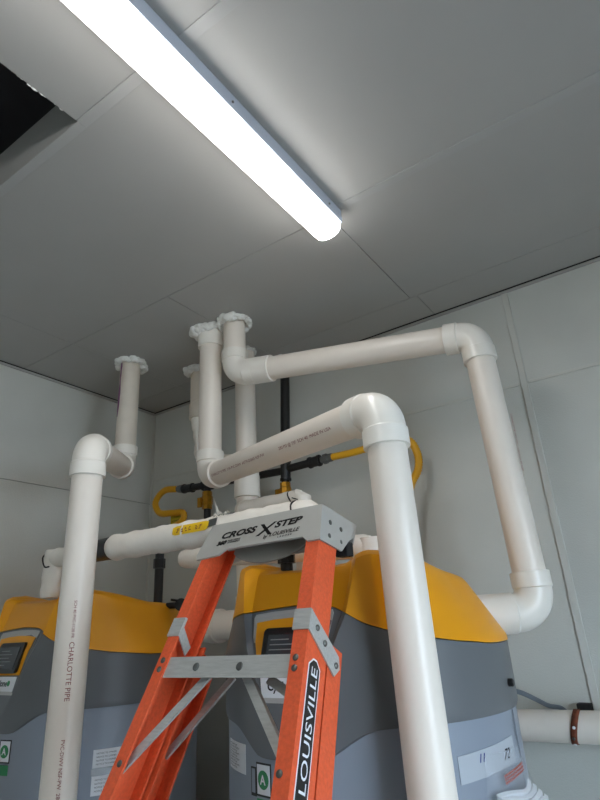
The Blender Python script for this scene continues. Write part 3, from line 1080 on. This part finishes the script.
capfront = lambda x, u: L(x, u, -.0056)
SL = .055
def cap_text(s, x0, u0, size, **kw):
    m_ = kw.pop('m', 'black')
    text_obj(s, lambda x, y: capfront(x0 + x, u0 + y + x * .045), m_, capf, size=size, **kw)
def fit(s, width, size, **kw):
    w_ = text_width(s, size=size, **kw)
    return width / w_
for s, x0, u0, size, width, bold in (('CROSS', -.118, -.0440, .0205, .100, .0009), ('STEP', .029, -.0375, .0205, .070, .0009), ('360', -.124, -.0600, .0135, .028, .0008), ('WORK SURFACE', -.094, -.0530, .0050, .036, .0002), ('CONVENIENCE', -.094, -.0580, .0050, .036, .0002), ('by', .006, -.0605, .0130, .011, .0003), ('LOUISVILLE', .021, -.0575, .0125, .076, .0002), ('L A D D E R', .044, -.0635, .0050, .036, .0002)):
    xs_ = fit(s, width, size, shear=.25, bold=bold)
    cap_text(s, x0, u0, size, shear=.25, bold=bold, xs=xs_)
# the large X
bm = bmesh.new()
for (a, b, w0, w1) in (((-.012, -.052), (.029, -.022), .0095, .0075), ((-.006, -.0235), (.022, -.0525), .0100, .0105)):
    bm.faces.new([bm.verts.new(capfront(x, u)) for x, u in ((a[0] - w0 / 2, a[1]), (a[0] + w0 / 2, a[1]), (b[0] + w1 / 2, b[1]), (b[0] - w1 / 2, b[1]))])
sub(obj('lettering', bm, 'black', ld), capf, ld)

# steps
def step(u):
    x0, x1 = xl(u) + .0045, xr(u) - .0045
    def Ls(x, uu, v):
        return L(x, u + uu, .003) + DC * v
    secs = []
    for x in (x0, x1):
        prof = [(-.038, 0), (0, 0), (0, .060), (-.030, .060), (-.030, .057), (-.003, .057), (-.003, .003), (-.038, .003)]
        secs.append([L(x, u, .003) + U * a + (DC * b) for a, b in prof])
    o = prism(secs, 'step', 'aluminium', ld, .0006)
    return o
su = -.296
i = 0
while su > -LEN + .15:
    o = step(su)
    if i == 0:
        for x in (-.075, .03):
            q = L(x, su - .019, .0026)
            sub(tube_obj('dimple', [q, q - V * .001, q - V * .0018, q - V * .0019], [.0075, .0075, .0052, .0038], 'galv', ld, 16), o, ld)
    su -= .305
    i += 1
# flange rivets
def rivet(x, u, v=0, d=None, r=.0056):
    d = d or -V
    q = L(x, u, v)
    tube_obj('rivet', [q, q + d * .0016, q + d * .003], [r, r, r * .55], 'steel_dark', ld, 14)
for u in (-.303, -.320):
    rivet(xr(u) - .018, u); rivet(xl(u) + .014, u)
rivet(xr(-.468) - .020, -.468)
rivet(xl(-.479) + .015, -.479)
# braces under the first step
def bar(a, b, wdt, th, name='brace', m='aluminium', nrm=None):
    a, b = Vector(a), Vector(b)
    d = (b - a).normalized()
    n_ = (nrm or V)
    n_ = (n_ - d * n_.dot(d)).normalized()
    s = d.cross(n_)
    secs = [[q + s * wdt / 2 - n_ * th / 2, q + s * wdt / 2 + n_ * th / 2, q - s * wdt / 2 + n_ * th / 2, q - s * wdt / 2 - n_ * th / 2] for q in (a, b)]
    return prism(secs, name, m, ld, min(th, wdt) * .2)
bar(L(-.048, -.318, .02), L(xl(-.485) + .008, -.485, .014), .017, .004)
bar(L(-.055, -.300, .088), L(xl(-.44) + .012, -.44, .098), .014, .005)
bar(L(.026, -.318, .030), L(xr(-.468) - .010, -.468, .020), .016, .012)
bar(L(.070, -.322, .040), L(xr(-.365) - .010, -.365, .060), .016, .004)
# steel straps that hold the rails together
def strap_R():
    ua, ub = -.219, -.256
    bm = bmesh.new()
    x0, x1 = xr(ua) - .031, xr(ua) + .0022
    pts = []
    secs = [[L(xr(u) - .032, u, -.0025), L(xr(u) + .0028, u, -.0025), L(xr(u) + .0028, u, .004), L(xr(u) - .032, u, .004)] for u in (ua, ub)]
    o = prism(secs, 'strap', 'aluminium', ld, .0008)
    a0, a1 = L(xr(ua) + .0006, ua, -.002), L(xr(ub) + .0006, ub, -.002)
    b1, b0 = L(xr(-.296) + .0010, -.299, .090), L(xr(-.262) + .0010, -.262, .100)
    mid = L(xr(-.28) + .0010, -.281, .106)
    q = prism([[a0, a1, b1, mid, b0], [p + X * .003 for p in (a0, a1, b1, mid, b0)]], 'strap_arm', 'aluminium', ld, .0006)
    sub(q, o, ld)
    for (u, v) in ((-.244, .022), (-.259, .050), (-.280, .092)):
        p = L(xr(u) + .0034, u, v)
        sub(tube_obj('rivet', [p, p + X * .002, p + X * .004], [.0055, .0055, .003], 'steel_dark', ld, 14), o, ld)
strap_R()
ua, ub = -.219, -.256
o = prism([[L(xl(u) - .0028, u, -.0025), L(xl(u) + .030, u, -.0025), L(xl(u) + .030, u, .004), L(xl(u) - .0028, u, .004)] for u in (ua, ub)], 'strap', 'aluminium', ld, .0008)
a0, a1 = L(xl(ua) + .0295, -.236, .001), L(xl(ub) + .0295, -.256, .001)
b1, b0 = L(xl(-.29) + .031, -.280, .034), L(xl(-.27) + .031, -.262, .040)
sub(prism([[a0, a1, b1, b0], [p - X * .003 for p in (a0, a1, b1, b0)]], 'strap_arm', 'aluminium', ld, .0006), o, ld)

# long black sticker with the maker's name on the right rail
def web(u, v, off=.0004):
    return L(xr(u) + off, u, v)
def web_strip(name, u0, u1, v0, v1, off, m, parent, cut=.012):
    bm = bmesh.new()
    poly = [(u0, v0), (u0, v1), (u1 - cut, v1), (u1, v1 - (v1 - v0) * .35), (u1, v0 + (v1 - v0) * .35), (u1 - cut, v0)]
    a = [bm.verts.new(web(u, v, off)) for u, v in poly]
    b = [bm.verts.new(web(u, v, 0)) for u, v in poly]
    for k_ in range(6):
        bm.faces.new((a[k_], a[(k_ + 1) % 6], b[(k_ + 1) % 6], b[k_]))
    bm.faces.new(a); bm.faces.new(list(reversed(b)))
    o = obj(name, bm, m, ld)
    return sub(o, parent, ld)
SU0, SU1 = -.56, -.294
web_strip('sticker', SU0, SU1, .013, .049, .0004, 'paper', rail_R)
web_strip('sticker', SU0 + .002, SU1 - .003, .0155, .0465, .0007, 'black', rail_R, .010)
ws = fit('LOUISVILLE', .178, .026, bold=.0001)
text_obj('LOUISVILLE', lambda x, y: web(-.486 + x, .0402 - y, .0011), 'paper', rail_R, size=.026, bold=.0001, xs=ws)
